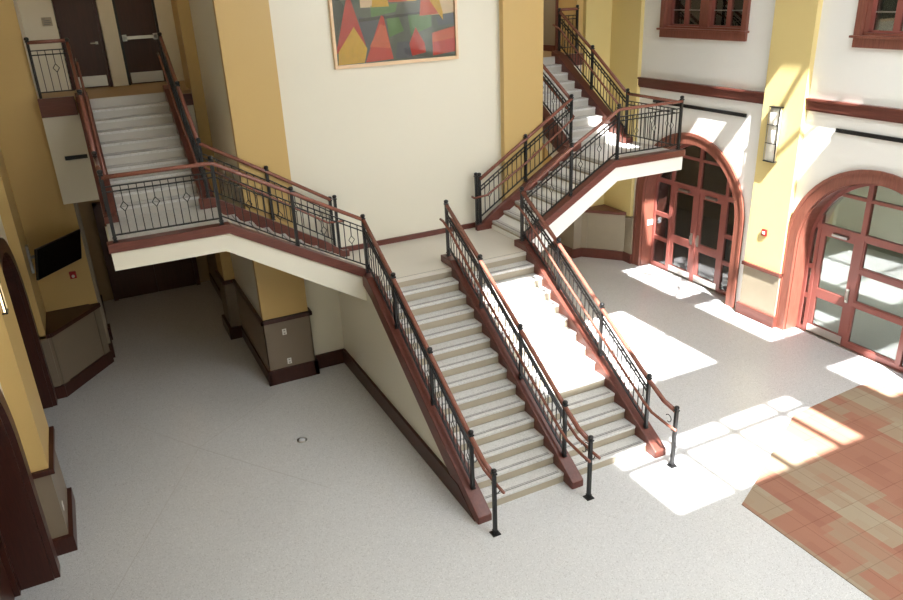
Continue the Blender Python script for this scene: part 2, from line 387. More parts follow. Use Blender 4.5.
MB().box(3.2, 5.94, 4.6, 8.2, 3.42, 3.6).build('hall_soffit', CREAM, s)
MB().box(5.36, 5.94, 4.36, 4.6, 3.42, 5.05).build('cream_beam', CREAM, s)
m = MB().box(5.36, 5.94, 4.31, 4.42, 5.03, 5.30); m.build('fascia_board', TRIMX, s, .006)

# ------------------------------------------------------------------ central staircase
def nos_z(y): return ZL+RZ/TR*y
YF = -3.79
st = thing('staircase', 'wide central staircase in two lanes rising from the floor to the mid landing', 'staircase', (.15, -1.9, 0))
for xa, xb in ((-1.31, .05), (.25, 1.61)):
    for i in range(1, 14):
        z = RZ*(14-i)
        t = MB().box(xa, xb, -TR*i-.02, -TR*(i-1)-.012, z-.045, z).build('tread', TREAD, st, .006)
        g = MB().box(xa+.05, xb-.05, -TR*i+.03, -TR*i+.05, z, z+.0015)
        g.box(xa+.05, xb-.05, -TR*i+.062, -TR*i+.074, z, z+.0015); g.build('nosing_strip', STRIP, t)
    for i in range(0, 14):
        z = RZ*(14-i)
        MB().box(xa, xb, -TR*i-.008, -TR*i+.03, z-RZ, z-(.045 if i else .06)).build('riser', RISER, st)
m = MB().box(-1.5, 1.82, -.02, 1.9, ZL-.06, ZL); m.build('landing', simple('cream_landing', srgb(206, 200, 189), .35, var=.02), st)
m = MB().box(-1.31, 1.61, .03, .042, ZL, ZL+.0015); m.build('landing_nosing_strip', STRIP, st)
def main_curb(xa, xb, under):
    p = [(.42, ZL-.02), (.42, ZL+.12), (.03, ZL+.12), (YF, max(.09, nos_z(YF)+.10)), (YF, 0), (YF+.4, 0), ]
    y2 = (under-ZL)*TR/RZ
    p += [(y2, 0), (-.1, nos_z(-.1)-under)] if y2 > YF+.4 else [(-.1, nos_z(-.1)-under)]
    return MB().prism(p, 'x', xa, xb)
for xa, xb, u in ((-1.53, -1.31, .16), (.05, .25, .25), (1.61, 1.83, .16)):
    main_curb(xa, xb, u).build('curb', TRIM, st, .012)
sw = [(-3.6, 0), (1.9, 0), (1.9, ZL-.06), (0, ZL-.06), (-3.6, .05)]
for xa, xb, nm in ((-1.49, -1.40, 'side_wall'), (1.70, 1.79, 'side_wall')):
    w = MB().prism(sw, 'x', xa, xb).build(nm, CREAM, st)
    x0, x1 = (-1.54, -1.49) if xa < 0 else (1.79, 1.84)
    MB().prism([(-3.70, 0), (1.85, 0), (1.85, .3), (-3.2, .3)], 'x', x0, x1).build('base_trim', DARKW, w)

# ------------------------------------------------------------------ side flights
def side_flight(sg, xr1, xend, xin_a, xin_b, label, label_up):
    """sg -1 goes left, +1 right; xr1 first riser; xend outer end of the corner landing; xin_* upper flight clear width"""
    xl = xr1+sg*7*TR                       # landing edge
    xm = -1.49 if sg < 0 else 1.79
    st = thing('staircase', label, 'staircase', (sg*3.6, 1.0, ZL))
    for k in range(1, 8):
        z = ZL+RZ*k; a = xr1+sg*TR*(k-1)
        t = MB().box(a-sg*.02, a+sg*(TR+.0), .38, 1.62, z-.045, z).build('tread', TREAD, st, .006)
        MB().box(a+sg*.03, a+sg*.05, .45, 1.55, z, z+.0015).build('nosing_strip', STRIP, t)
    for k in range(0, 8):
        z = ZL+RZ*k; a = xr1+sg*TR*k
        MB().box(a-sg*.008, a+sg*.03, .38, 1.62, z, z+RZ-.045).build('riser', RISER, st)
    MB().box(xl-sg*.02, xend-sg*.03, .25, 1.9, ZC-.06, ZC).build('landing', TREAD, st)
    # cream carriage below
    pl = [(xm, 1.93), (xl+sg*.14, 3.27), (xend, 3.27), (xend, 3.57), (xl+sg*.04, 3.57), (xm, 2.38)]
    MB().prism(pl, 'y', .24, 1.70).build('carriage', CREAM if sg < 0 else WHITE, st)
    # outer curb with brown face
    xc = xm-sg*.02
    po = [(xc, 2.36), (xl+sg*.06, 3.55), (xend+sg*.03, 3.55), (xend+sg*.03, 3.685), (xl+sg*.03, 3.69), (xc, 2.53)]
    MB().prism(po, 'y', .20, .40).build('outer_curb', TRIMX, st, .008)
    # inner curb along the wall
    xi = xr1-sg*.36
    pi_ = [(xi, ZL), (xi, ZL+.12), (xi+sg*.12, ZL+.13), (xr1+sg*.02, ZL+RZ+.17), (xl, ZC+.17), (xl+sg*.25, ZC+.17), (xl+sg*.25, ZC-.2), (xl, ZC-.3), (xr1, ZL-.0)]
    MB().prism(pi_, 'y', 1.60, 1.70).build('inner_curb', TRIMX, st, .008)
    # upper flight
    up = thing('staircase', label_up, 'staircase', ((xin_a+xin_b)/2, 3.1, ZC))
    lo, hi = min(xin_a, xin_b), max(xin_a, xin_b); y0 = 1.9; TU = .272
    for k in range(1, 10):
        z = ZC+RZ*k; a = y0+TU*(k-1)
        t = MB().box(lo, hi, a-.02, a+TU, z-.045, z).build('tread', TREAD, up, .006)
        MB().box(lo+.05, hi-.05, a+.03, a+.05, z, z+.0015).build('nosing_strip', STRIP, t)
    for k in range(0, 10):
        z = ZC+RZ*k; a = y0+TU*k
        MB().box(lo, hi, a-.008, a+.03, z, z+RZ-(.045 if k < 9 else .0)).build('riser', RISERG, up)
    for xa, xb in ((lo-.22, lo), (hi, hi+.22)):
        zz = lambda y: ZC+RZ+(y-1.9)*RZ/TU
        pc = [(1.62, ZC-.04), (1.62, ZC+.12), (1.76, ZC+.13), (1.92, zz(1.92)+.09), (4.30, zz(4.3)+.09), (4.5, ZU+.12), (4.5, ZU-.2), (4.2, zz(4.2)-.36), (1.95, ZC-.04)]
        MB().prism(pc, 'x', xa, xb).build('curb', TRIM, up, .008)
    ps = [(1.93, 3.27), (1.93, ZC), (4.36, ZU-.2), (4.36, 5.0), (2.2, 3.42)]
    MB().prism(ps, 'x', lo-.19, hi+.19).build('carriage', CREAM, up)
    return st, up
side_flight(-1, -1.64, -5.30, -5.065, -3.745, 'left flight climbing from mid landing to the corner landing below the upper doors',
            'upper left flight climbing from the corner landing to the two dark doors')
side_flight(1, 1.82, 5.51, 5.143, 3.84, 'right flight climbing from mid landing to the sunlit corner landing',
            'upper right flight climbing away behind the yellow pilaster')

# ------------------------------------------------------------------ railings
HAND = [(-.032, -.018), (-.034, .004), (-.024, .024), (0, .032), (.024, .024), (.034, .004), (.032, -.018), (.018, -.03), (-.018, -.03)]
def rprof(r, k=8): return [(r*math.cos(2*math.pi*i/k), r*math.sin(2*math.pi*i/k)) for i in range(k)]
def rect(w, h): return [(-w/2, -h/2), (w/2, -h/2), (w/2, h/2), (-w/2, h/2)]
def newel(parent, x, y, zb, zt, foot=False):
    m = MB().box(x-.024, x+.024, y-.024, y+.024, zb, zt-.06)
    m.box(x-.036, x+.036, y-.036, y+.036, zb, zb+.012) if not foot else m.box(x-.06, x+.06, y-.06, y+.06, zb, zb+.014)
    m.box(x-.032, x+.032, y-.032, y+.032, zb+.05, zb+.065)
    p = m.build('newel_post', IRON, parent)
    c = MB(); c.box(x-.034, x+.034, y-.034, y+.034, zt-.085, zt-.065); c.smooth = True
    c.lathe(x, y, [(.02, zt-.066), (.036, zt-.052), (.041, zt-.03), (.037, zt-.012), (.02, zt)], 12)
    c.build('post_cap', IRON, p)
def picket(parent, x, y, z0, z1, d, zd, diamond):
    w = .0065
    if not diamond:
        MB().box(x-w, x+w, y-w, y+w, z0, z1).build('baluster', IRON, parent); return
    m = MB().box(x-w, x+w, y-w, y+w, z0, zd-.068); m.box(x-w, x+w, y-w, y+w, zd+.068, z1)
    h = .052
    q = [Vector((x, y, zd-.07)), Vector((x, y, zd))+d*h, Vector((x, y, zd+.07)), Vector((x, y, zd))-d*h]
    for a, b in zip(q, q[1:]+q[:1]): m.tube([a, b], .0065, 4)
    m.build('diamond_baluster', IRON, parent)

def railing(label, nodes, bays, hand, lower=(), group=None, cat='railing', base=None, cnt0=2):
    """nodes: (x,y,zbase,ztop,kind) kind 1=newel 2=floor-footed newel 0=none.
    bays: (i,j,zlo_offset) ironwork between nodes i and j, offsets measured from line zref
    hand: polyline of the wooden handrail; lower: polylines of the lower grab rail"""
    b = base or (nodes[0][0], nodes[0][1], nodes[0][2])
    R = thing('stair_railing', label, cat, b, group)
    for x, y, zb, zt, k in nodes:
        if k: newel(R, x, y, zb, zt, k == 2)
    for (p, q, lo, d0) in bays:
        p, q = Vector(p), Vector(q); D = q-p; L = Vector((D.x, D.y, 0)).length; dh = Vector((D.x, D.y, 0)).normalized()
        g = Vector((0, 0, 1))
        MB().sweep([p+dh*.02+g*.81, q-dh*.02+g*.81], rect(.03, .018)).build('top_bar', IRON, R)
        MB().sweep([p+dh*.02+g*.735, q-dh*.02+g*.735], rect(.022, .02)).build('second_bar', IRON, R)
        MB().sweep([p+dh*.02+g*lo, q-dh*.02+g*lo], rect(.03, .02)).build('bottom_bar', IRON, R)
        n = max(3, round(L/.112))
        for i in range(1, n):
            t = i/n; c = p+D*t
            picket(R, c.x, c.y, c.z+lo, c.z+.81, dh, c.z+.5, (i % 4) == d0)
    for k, h in enumerate(hand if isinstance(hand[0][0], (tuple, list)) else [hand]):
        m = MB(); m.smooth = True; m.sweep(h, HAND); m.build('handrail', RAILW, R)
    for h in lower:
        m = MB(); m.smooth = True; m.sweep(h, rprof(.022)); lr = m.build('grab_rail', RAILW, R)
    return R

def mz(y): return nos_z(y)
def main_rail(x, label, lows, top_end):
    ys = [-.92, -2.19, -3.42]
    nodes = [(x, .29, ZL+.12, ZL+1.16, 1)]+[(x, y, mz(y)+.10, mz(y)+1.06, 1) for y in ys]+[(x, -4.05, 0, 1.06, 2)]
    pts = [Vector((x, .27, ZL+.08))]+[Vector((x, y, mz(y))) for y in ys]
    bays = [(pts[i], pts[i+1], .2, 2) for i in range(3)]
    hand = [(x, .26, ZL+1.06)]+[(x, y, mz(y)+.955) for y in ys]+[(x, -3.78, mz(-3.78)+.985), (x, -4.04, .965)]
    lower = []
    for s in lows:
        X = x+s*.085
        lower.append([(X, .38, ZL+.80), (X, .27, ZL+.79), (X, .02, ZL+.68)]+[(X, y, mz(y)+.60) for y in ys]+[(X, -3.62, mz(-3.62)+.63), (X, -4.0, .72), (X, -4.16, .72)])
    R = railing(label, nodes, bays, hand, lower)
    for s in lows:
        for y in ys+[-4.05]:
            z = mz(y)+.57 if y > -4 else .70
            MB().tube([(x+s*.02, y, z-.03), (x+s*.06, y, z-.05), (x+s*.085, y, z-.01)], .008, 6).build('bracket', IRON, R)
        c = [(x+s*.085*.4, -3.93+.06*math.cos(t), .80+.06*math.sin(t)) for t in [i*.5 for i in range(1, 11)]]
        MB().tube(c, .007, 6).build('scroll', IRON, R)
    return R
main_rail(-1.41, 'railing along the left edge of the central stairs', [1], 0)
main_rail(.15, 'railing down the middle dividing the central stairs into two lanes', [-1, 1], 0)
main_rail(1.71, 'railing along the sunny right edge of the central stairs', [-1], 0)

def side_rails(sg, xr1, xend, xb, xmid, xc0, xin, xout, names):
    sl = RZ/TR
    nz = lambda x: ZL+RZ+sl*(x-xr1)*sg            # nosing line of the side flight
    yo, yi = .29, 1.68
    xe = xend-sg*.09
    zt = ZC+1.10
    # outer: from the central stairs' corner newel up, then along the corner landing
    xM = -1.41 if sg < 0 else 1.71
    nodes = [(xmid, yo, nz(xmid)+.06, nz(xmid)+1.08, 1), (xb, yo, ZC+.06, ZC+1.12, 1), (xe, yo, ZC+.06, ZC+1.12, 1)]
    a = Vector((xM, yo, ZL+.13)); b_ = Vector((xmid, yo, nz(xmid)+.02)); c = Vector((xb, yo, ZC+.06)); d = Vector((xe, yo, ZC+.06))
    bays = [(a, b_, .13, 2), (b_, c, .13, 2), (c, d, .10, 0)]
    hand = [tuple(a+Vector((sg*.03, 0, .95))), tuple(b_+Vector((0, 0, .96))), tuple(c+Vector((0, 0, .95))), tuple(d+Vector((0, 0, .95)))]
    railing(names[0], nodes, bays, hand)
    # inner: along the back wall
    x0 = xc0; xm2 = xc0+sg*1.16; xt = xin
    nodes = [(x0, yi, ZL+.12, ZL+1.19, 1), (x0+sg*.085, yi+.02, ZL+.13, ZL+1.17, 1), (xm2, yi, nz(xm2)+.17, nz(xm2)+1.14, 1), (xt, yi, ZC+.16, ZC+1.17, 1)]
    a = Vector((x0+sg*.085, yi, nz(x0+sg*.085)+.06)); b_ = Vector((xm2, yi, nz(xm2)+.08)); c = Vector((xt, yi, ZC+.10))
    bays = [(a, b_, .2, 2), (b_, c, .2, 2)]
    hand = [tuple(a+Vector((0, 0, .96))), tuple(b_+Vector((0, 0, .955))), tuple(c+Vector((0, 0, .98)))]
    yl = yi-.085
    lower = [[(x0-sg*.08, yi+.04, ZL+.70), (x0-sg*.09, yl, ZL+.70), (x0+sg*.2, yl, ZL+.72), (xm2, yl, nz(xm2)+.6), (xt, yl, ZC+.70)]]
    railing(names[1], nodes, bays, hand, lower)
    # upper flight, both sides
    su = RZ/.272; uz = lambda y: ZC+RZ+su*(y-1.9)
    for x, nm, s2, first in ((xin, names[2], sg, False), (xout, names[3], -sg, True)):
        ys = [3.1, 4.42]
        nodes = [(x, y, uz(y)+.1 if y < 4.2 else ZU+.11, (uz(y)+1.06) if y < 4.2 else ZU+1.07, 1) for y in ys]
        y0 = 1.86 if first else yi
        if first: nodes.insert(0, (x, 1.82, ZC+.12, ZC+1.13, 1))
        P0 = Vector((x, y0, ZC+.10)); P1 = Vector((x, 3.1, uz(3.1))); P2 = Vector((x, 4.40, ZU+.03))
        bays = [(P0, P1, .2, 2), (P1, P2, .2, 2)]
        hand = [tuple(P0+Vector((0, .02, .96))), tuple(P1+Vector((0, 0, .955))), tuple(P2+Vector((0, 0, .95)))]
        X = x+s2*.085
        lower = [[(X, y0+.02, ZC+.70), (X, 3.1, uz(3.1)+.6), (X, 4.3, ZU+.62), (X, 4.56, ZU+.70)]]
        if first:
            # level guard closing the side of the corner landing
            q0 = Vector((x, yo+.03, ZC+.06)); q1 = Vector((x, 1.80, ZC+.06))
            bays.append((q0, q1, .10, 2)); hand = [hand, [tuple(q0+Vector((0, 0, .95))), tuple(q1+Vector((0, 0, .96)))]]
        else: hand = [hand]
        railing(nm, nodes, bays, hand, lower, base=(x, 1.86, ZC))
side_rails(-1, -1.64, -5.30, -3.69, -2.56, -1.44, -3.635, -5.21,
    ['railing along the open front edge of the left flight and its corner landing', 'railing against the back wall on the left flight',
     'railing on the inner side of the upper left flight', 'railing on the far left side of the upper left flight'])
side_rails(1, 1.82, 5.51, 3.87, 2.80, 1.50, 3.76, 5.31,
    ['railing along the open front edge of the right flight and its corner landing', 'railing against the yellow pilaster on the right flight',
     'railing on the inner side of the upper right flight', 'railing on the sunlit outer side of the upper right flight'])
def guard(x0, x1, y, label):
    nodes = [(x0, y, ZU, ZU+1.12, 1)]
    a, b = Vector((x0, y, ZU+.08)), Vector((x1, y, ZU+.08))
    railing(label, nodes, [(a, b, .10, 3)], [tuple(a+Vector((0, 0, .95))), tuple(b+Vector((0, 0, .95)))])
guard(-5.84, -5.24, 4.40, 'short railing at the top left between the wall and the stair head')
guard(5.80, 5.31, 4.40, 'short railing at the head of the upper right flight')

# ------------------------------------------------------------------ arched glass doors on the right
def glazed(parent, x, y0, y1, z0, z1, w, mat, nm='pane_frame', top=None, bottom=None):
    """a rectangular frame of bars w wide in the door plane with a pane inside"""
    f = MB(); b = bottom or w; t = top or w
    f.box(x-.03, x+.03, y0, y0+w, z0, z1); f.box(x-.03, x+.03, y1-w, y1, z0, z1)
    f.box(x-.03, x+.03, y0+w, y1-w, z0, z0+b); f.box(x-.03, x+.03, y0+w, y1-w, z1-t, z1)
    o = f.build(nm, mat, parent, .004)
    MB().box(x-.004, x+.004, y0+w, y1-w, z0+b, z1-t).build('glass_pane', GLASS, o)
    return o
def leaf(parent, x, y0, y1, z1, hinge_low):
    """door leaf: upper and lower light, mid rail, pull handle, kick plate"""
    f = MB(); w = .11
    f.box(x-.03, x+.03, y0, y0+w, .02, z1); f.box(x-.03, x+.03, y1-w, y1, .02, z1)
    for za, zb in ((.02, .2), (.80, 1.0), (z1-.12, z1)): f.box(x-.03, x+.03, y0+w, y1-w, za, zb)
    o = f.build('door_leaf', DOORR, parent, .004)
    MB().box(x-.004, x+.004, y0+w, y1-w, .2, .8).build('glass_pane', GLASS, o)
    MB().box(x-.004, x+.004, y0+w, y1-w, 1.0, z1-.12).build('glass_pane', GLASS, o)
    MB().box(x-.038, x-.03, y0+.02, y1-.02, .03, .19).build('kick_plate', STEEL, o)
    yh = y0+.055 if hinge_low else y1-.055
    h = MB(); h.box(x-.045, x-.03, yh-.03, yh+.03, .92, 1.2); h.tube([(x-.03, yh, .98), (x-.085, yh, .99), (x-.085, yh, 1.14), (x-.03, yh, 1.15)], .012, 8)
    h.build('handle', STEEL, o)
    c = MB().box(x-.10, x-.03, y0+.22, y0+.55, z1-.06, z1-.01); c.build('closer', ALU, o)
def curved_glass(parent, x, yc, r, zs, ya, yb, zlow):
    """pane cut to the arch between ya<yb above zlow"""
    n = 14; pts = [(ya, zlow), (yb, zlow)]
    for i in range(n+1):
        y = yb+(ya-yb)*i/n; d = min(r, abs(y-yc)); z = zs+math.sqrt(max(0, r*r-d*d)); pts.append((y, max(zlow+.001, z)))
    MB().prism(pts, 'x', x-.004, x+.004).build('glass_pane', GLASS, parent)
def arch_door(n, yc, kind, label):
    D = sempty('door_%d' % n, label, 'door', (XR0, yc, 0)); x = 7.36; r = AR
    m = MB(); arch_band(m, 6.94, XR0+.02, yc, r-.03, r+.2, ZS); m.build('casing', TRIMZ, D)
    m = MB(); arch_band(m, 6.92, 6.96, yc, r+.15, r+.22, ZS); m.build('casing_bead', TRIMZ, D)
    m = MB(); arch_band(m, XR0, XR1+.02, yc, r-.05, r+.01, ZS); m.build('reveal_lining', TRIMZ, D)
    m = MB(); arch_band(m, x-.05, x+.05, yc, r-.12, r-.04, ZS); m.build('frame', DOORR, D)
    zt = 2.22; zt2 = 2.95
    def bar(y0, y1, z0, z1): return MB().box(x-.045, x+.045, y0, y1, z0, z1)
    bars = MB(); ri = r-.1
    if kind == 'double':
        yl = [(yc+.05, yc+.83), (yc-.83, yc-.05)]
        for i, (a, b) in enumerate(yl): leaf(D, x, a, b, zt, i == 0)
        bars.box(x-.045, x+.045, yc-.05, yc+.05, 0, zs_top(yc, ri, yc))
        for s in (-1, 1):
            bars.box(x-.045, x+.045, yc+s*.83, yc+s*.92, 0, zs_top(yc, ri, yc+s*.9))
        ends = [(yc+.92, yc+ri), (yc-ri, yc-.92)]; mids = [(yc-.83, yc-.05), (yc+.05, yc+.83)]
    else:
        leaf(D, x, yc+.42, yc+1.26, zt, True)
        bars.box(x-.045, x+.045, yc+.32, yc+.42, 0, zs_top(yc, ri, yc+.37))
        bars.box(x-.045, x+.045, yc+1.26, yc+1.33, 0, zs_top(yc, ri, yc+1.3))
        bars.box(x-.045, x+.045, yc-.80, yc-.72, 0, zs_top(yc, ri, yc-.76))
        for z0, z1 in ((.12, .9), (.98, 1.58), (1.66, zt)):
            o = glazed(D, x, yc-.72, yc+.32, z0, z1, .03, DOORR)
        bars.box(x-.045, x+.045, yc-.72, yc+.32, 0, .12)
        for z in (.9, 1.58): bars.box(x-.045, x+.045, yc-.72, yc+.32, z, z+.08)
        ends = [(yc+1.33, yc+ri), (yc-ri, yc-.80)]; mids = [(yc-.72, yc+.32), (yc+.42, yc+1.26)]
    bars.box(x-.042, x+.042, yc-ri, yc+ri, zt, zt+.11)
    hw = math.sqrt(ri*ri-(zt2+.0-ZS)**2)
    bars.box(x-.041, x+.041, yc-hw, yc+hw, zt2, zt2+.06)
    for a, b in ends:
        for z in (.0, .72, 1.36): bars.box(x-.039, x+.039, a, b, z, z+.1)
    br = bars.build('mullions', DOORR, D)
    for a, b in ends:
        MB().box(x-.004, x+.004, a, b, .1, zt).build('glass_pane', GLASS, br)
        curved_glass(br, x, yc, ri, ZS, a, b, zt+.1)
    for a, b in mids:
        curved_glass(br, x, yc, ri, ZS, a, b, zt+.1)
    MB().box(x-.10, x+.1, yc-r+.05, yc+r-.05, 0, .012).build('threshold', STEEL, D)
    return D
def zs_top(yc, r, y): return ZS+math.sqrt(max(0, r*r-(y-yc)**2))
arch_door(1, A1, 'double', 'arched entrance with a pair of red-brown glass doors below the right landing')
arch_door(2, A2, 'single', 'arched entrance with one red-brown glass door beside a three-pane window')

# lobby behind those doors
m = MB().box(11.2, 11.4, -9, 6, 0, 4.2); m.box(7.45, 11.2, 5.6, 5.8, 0, 4.2); m.box(7.45, 11.2, -9.2, -9, 0, 4.2); m.box(11.05, 11.2, -2.6, -.8, 0, 2.2)
struct(m.build('wall_lobby', simple('grey_green_paint', srgb(120, 124, 112), .5, var=.03)))
m = MB().box(7.45, 11.4, -9.2, 5.8, 4.2, 4.35); struct(m.build('ceiling_lobby', WHITE))
m = MB().box(7.45, 12.5, -9.2, 5.8, 5.0, 5.1); m.box(11.2, 11.4, -9, 6, 5.1, 8.6); m.box(7.45, 11.4, -9.2, 5.8, 8.6, 8.7); m.box(7.45, 11.2, 5.6, 5.8, 5.1, 8.6); m.box(7.45, 11.2, -9.2, -9, 5.1, 8.6)
struct(m.build('wall_upper_rooms', simple('grey_paint', srgb(110, 108, 100), .6, var=.03)))

# ------------------------------------------------------------------ upper windows on the right wall
def window(n, yc, label):
    W = sempty('window_%d' % n, label, 'window', (XR0, yc, WZ0)); h = WHW
    m = MB()
    m.box(6.93, 7.03, yc-h-.10, yc-h+.03, WZ0-.02, WZ1+.1); m.box(6.93, 7.03, yc+h-.03, yc+h+.10, WZ0-.02, WZ1+.1); m.box(6.93, 7.03, yc-h-.1, yc+h+.1, WZ1, WZ1+.12)
    m.box(6.94, 7.03, yc-h-.1, yc+h+.1, WZ0-.2, WZ0-.03); m.build('casing', TRIMZ, W, .006)
    MB().box(6.88, 7.08, yc-h-.14, yc+h+.14, WZ0-.04, WZ0).build('window_sill', TRIMZ, W, .006)
    m = MB(); x = 7.14
    m.box(7.0, 7.24, yc-h, yc-h+.05, WZ0, WZ1); m.box(7.0, 7.24, yc+h-.05, yc+h, WZ0, WZ1); m.box(7.0, 7.24, yc-h, yc+h, WZ0, WZ0+.04)
    m.box(7.02, 7.2, yc-.12, yc+.12, WZ0, WZ1); m.build('frame', TRIMZ, W)
    for s in (-1, 1):
        a, b = (yc+.12, yc+h-.05) if s > 0 else (yc-h+.05, yc-.12); c = (a+b)/2
        f = MB()
        f.box(x-.03, x+.03, a, a+.07, WZ0+.04, WZ1); f.box(x-.03, x+.03, b-.07, b, WZ0+.04, WZ1); f.box(x-.03, x+.03, a, b, WZ0+.03, WZ0+.075)
        f.box(x-.035, x+.035, c-.06, c+.06, WZ0+.04, WZ1)
        sh = f.build('sash', DOORR, W, .004)
        g = MB().box(x-.004, x+.004, a+.06, c-.05, WZ0+.07, WZ1); g.box(x-.004, x+.004, c+.05, b-.06, WZ0+.07, WZ1); g.build('glass_pane', GLASS, sh)
        q = MB()
        for z in (WZ0+.36, WZ0+.9): q.box(x-.02, x+.01, a+.06, b-.06, z, z+.02)
        q.build('muntin', ALU, sh)
window(1, W1, 'brown wooden window high on the wall above the first arched doors')
window(2, W2, 'brown wooden window high on the wall above the second arched doors')

# ------------------------------------------------------------------ dark arched openings on the left
def dark_arch(n, yc, label):
    D = sempty('door_%d' % n, label, 'door', (XL0, yc, 0)); r = AR
    m = MB(); arch_band(m, -6.78, XL0-.02, yc, r-.03, r+.2, ZS); m.build('casing', DARKW, D)
    m = MB(); arch_band(m, XL1+.02, XL0, yc, r-.05, r+.01, ZS); m.build('reveal_lining', DARKW, D)
    m = MB(); arch_band(m, -7.32, -7.24, yc, r-.14, r-.05, ZS); m.box(-7.31, -7.25, yc-.05, yc+.05, 0, ZS+r-.12); m.box(-7.31, -7.25, yc-r+.1, yc+r-.1, 2.2, 2.32); m.build('frame', DARKW, D)
    p = [(yc+r-.06, 0)]+arch_pts(yc, r-.06, ZS)+[(yc-r+.06, 0)]
    MB().prism(p, 'x', -7.38, -7.31).build('door_panel', DOORW, D)
dark_arch(3, L1, 'dark brown arched doorway at left beyond the yellow pier')
dark_arch(4, L2, 'dark brown arched doorway at lower left, on the near side of the yellow pier')

# dark doors on the upper left floor and below the left landing
def flat_door(n, x0, x1, y, z0, h, label, push=False, mat=DOORW):
    D = sempty('door_%d' % n, label, 'door', ((x0+x1)/2, y, z0)); fr = IRON if push else DARKW
    m = MB().box(x0-.02, x0+.05, y-.04, y+.1, z0, z0+h+.05); m.box(x1-.05, x1+.02, y-.04, y+.1, z0, z0+h+.05); m.box(x0-.02, x1+.02, y-.04, y+.1, z0+h, z0+h+.06); m.build('frame', fr, D)
    p = MB().box(x0+.05, x1-.05, y+.0, y+.05, z0+.01, z0+h).build('door_leaf', mat, D)
    MB().box(x0+.08, x1-.08, y-.006, y, z0+.03, z0+.24).build('kick_plate', STEEL, p)
    if push:
        m = MB().box(x0+.07, x1-.07, y-.09, y-.05, z0+.90, z0+.96); m.box(x0+.06, x0+.14, y-.09, y, z0+.87, z0+.99); m.box(x1-.14, x1-.06, y-.09, y, z0+.87, z0+.99); m.build('push_bar', STEEL, p)
    else:
        m = MB().box(x1-.155, x1-.105, y-.012, y, z0+.845, z0+.895); m.tube([(x1-.13, y-.01, z0+.87), (x1-.13, y-.06, z0+.87), (x1-.25, y-.06, z0+.87)], .012, 8); m.build('handle', STEEL, p)
flat_door(5, -5.29, -4.53, 6.34, ZU, 2.14, 'plain dark wooden door with lever handle at upper left')
flat_door(6, -4.22, -3.42, 6.36, ZU, 2.14, 'dark door with a steel push bar at the head of the upper left flight', True)
D = sempty('door_7', 'wide dark double door in the shade under the left landing', 'door', (-4.4, 8.1, 0))
m = MB().box(-5.45, -5.35, 8.05, 8.2, 0, 2.5); m.box(-3.45, -3.35, 8.05, 8.2, 0, 2.5); m.box(-5.45, -3.35, 8.05, 8.2, 2.4, 2.5); m.box(-4.46, -4.34, 8.15, 8.2, 0, 2.4); m.build('frame', DARKW, D)
for a, b in ((-5.35, -4.41), (-4.39, -3.45)): MB().box(a, b, 8.1, 8.16, .01, 2.4).build('door_leaf', DOORW, D)

# ------------------------------------------------------------------ wall-hung and small things
# abstract painting (generic composition of coloured wedges)
ax0, ax1, az0, az1, ay = -1.13, 1.29, 5.66, 7.36, 1.9
P = thing('framed_painting', 'large framed abstract painting of red, yellow and green wedges on the cream wall', 'painting', (0.08, 1.88, az0))
m = MB(); w = .05
m.box(ax0, ax0+w, ay-.07, ay, az0, az1); m.box(ax1-w, ax1, ay-.07, ay, az0, az1); m.box(ax0+w, ax1-w, ay-.07, ay, az0, az0+w+.01); m.box(ax0+w, ax1-w, ay-.07, ay, az1-w, az1)
m.build('frame', PALE, P, .004)
def paint(nm, c): return simple(nm, srgb(*c), .6, var=.16, scale=9)
pc = [paint('grey_green_wash', (92, 96, 80)), paint('brick_red', (196, 58, 38)), paint('ochre_yellow', (222, 172, 46)), paint('leaf_green', (92, 128, 66)),
      paint('sand', (232, 200, 152)), paint('dark_olive', (64, 66, 52)), paint('orange_red', (212, 96, 58)), paint('slate', (84, 86, 88))]
m = MB(); ix0, iz0, iw = ax0+w, az0+w, ax1-ax0-2*w
m.box(ix0, ax1-w, ay-.03, ay-.005, iz0, az1-w)
def tri(ci, pts, lift):
    """a flat colour field of the picture; u across 0..1, v up from the bottom in the same unit"""
    m.cur = ci; y = ay-.03-lift*.0006
    q = [(ix0+u*iw, iz0+v*iw) for u, v in pts]
    m.prism(q, 'y', y, ay-.02); m.cur = 0
tri(4, [(0, .46), (1, .46), (1, .72), (0, .72)], 1)
tri(4, [(.22, .40), (.34, .40), (.34, .5), (.22, .5)], 2); tri(4, [(.80, .32), (1, .33), (1, .5), (.74, .5)], 2)
tri(3, [(.30, .33), (.50, .36), (.52, .42), (.30, .41)], 2); tri(3, [(.44, .18), (.56, .22), (.52, .33), (.42, .34)], 2); tri(3, [(.62, .18), (.80, .24), (.80, .33), (.60, .34)], 3)
tri(7, [(.22, .10), (.30, .06), (.36, .3), (.20, .34)], 2); tri(7, [(.48, .02), (.62, .02), (.60, .14), (.50, .14)], 2); tri(7, [(.86, .24), (1, .25), (1, .34), (.84, .30)], 2)
tri(5, [(0, .14), (.07, .34), (.09, .42), (.02, .54), (0, .5)], 3); tri(5, [(.2, .30), (.85, .34), (.85, .355), (.2, .325)], 3)
tri(1, [(0, .09), (.13, .52), (.24, .14), (.20, .10)], 4); tri(2, [(.01, .005), (.02, .10), (.155, .27), (.25, .11), (.22, .01)], 5)
tri(1, [(.23, .01), (.27, .10), (.38, .34), (.40, .33), (.46, .02)], 4); tri(6, [(.27, .12), (.37, .28), (.41, .26), (.44, .10)], 5)
tri(1, [(.62, .03), (.60, .12), (.66, .24), (.73, .12), (.74, .05)], 4); tri(1, [(.80, .02), (.80, .19), (1, .23), (1, .04)], 4); tri(6, [(.80, .12), (.80, .19), (1, .23), (1, .14)], 5)
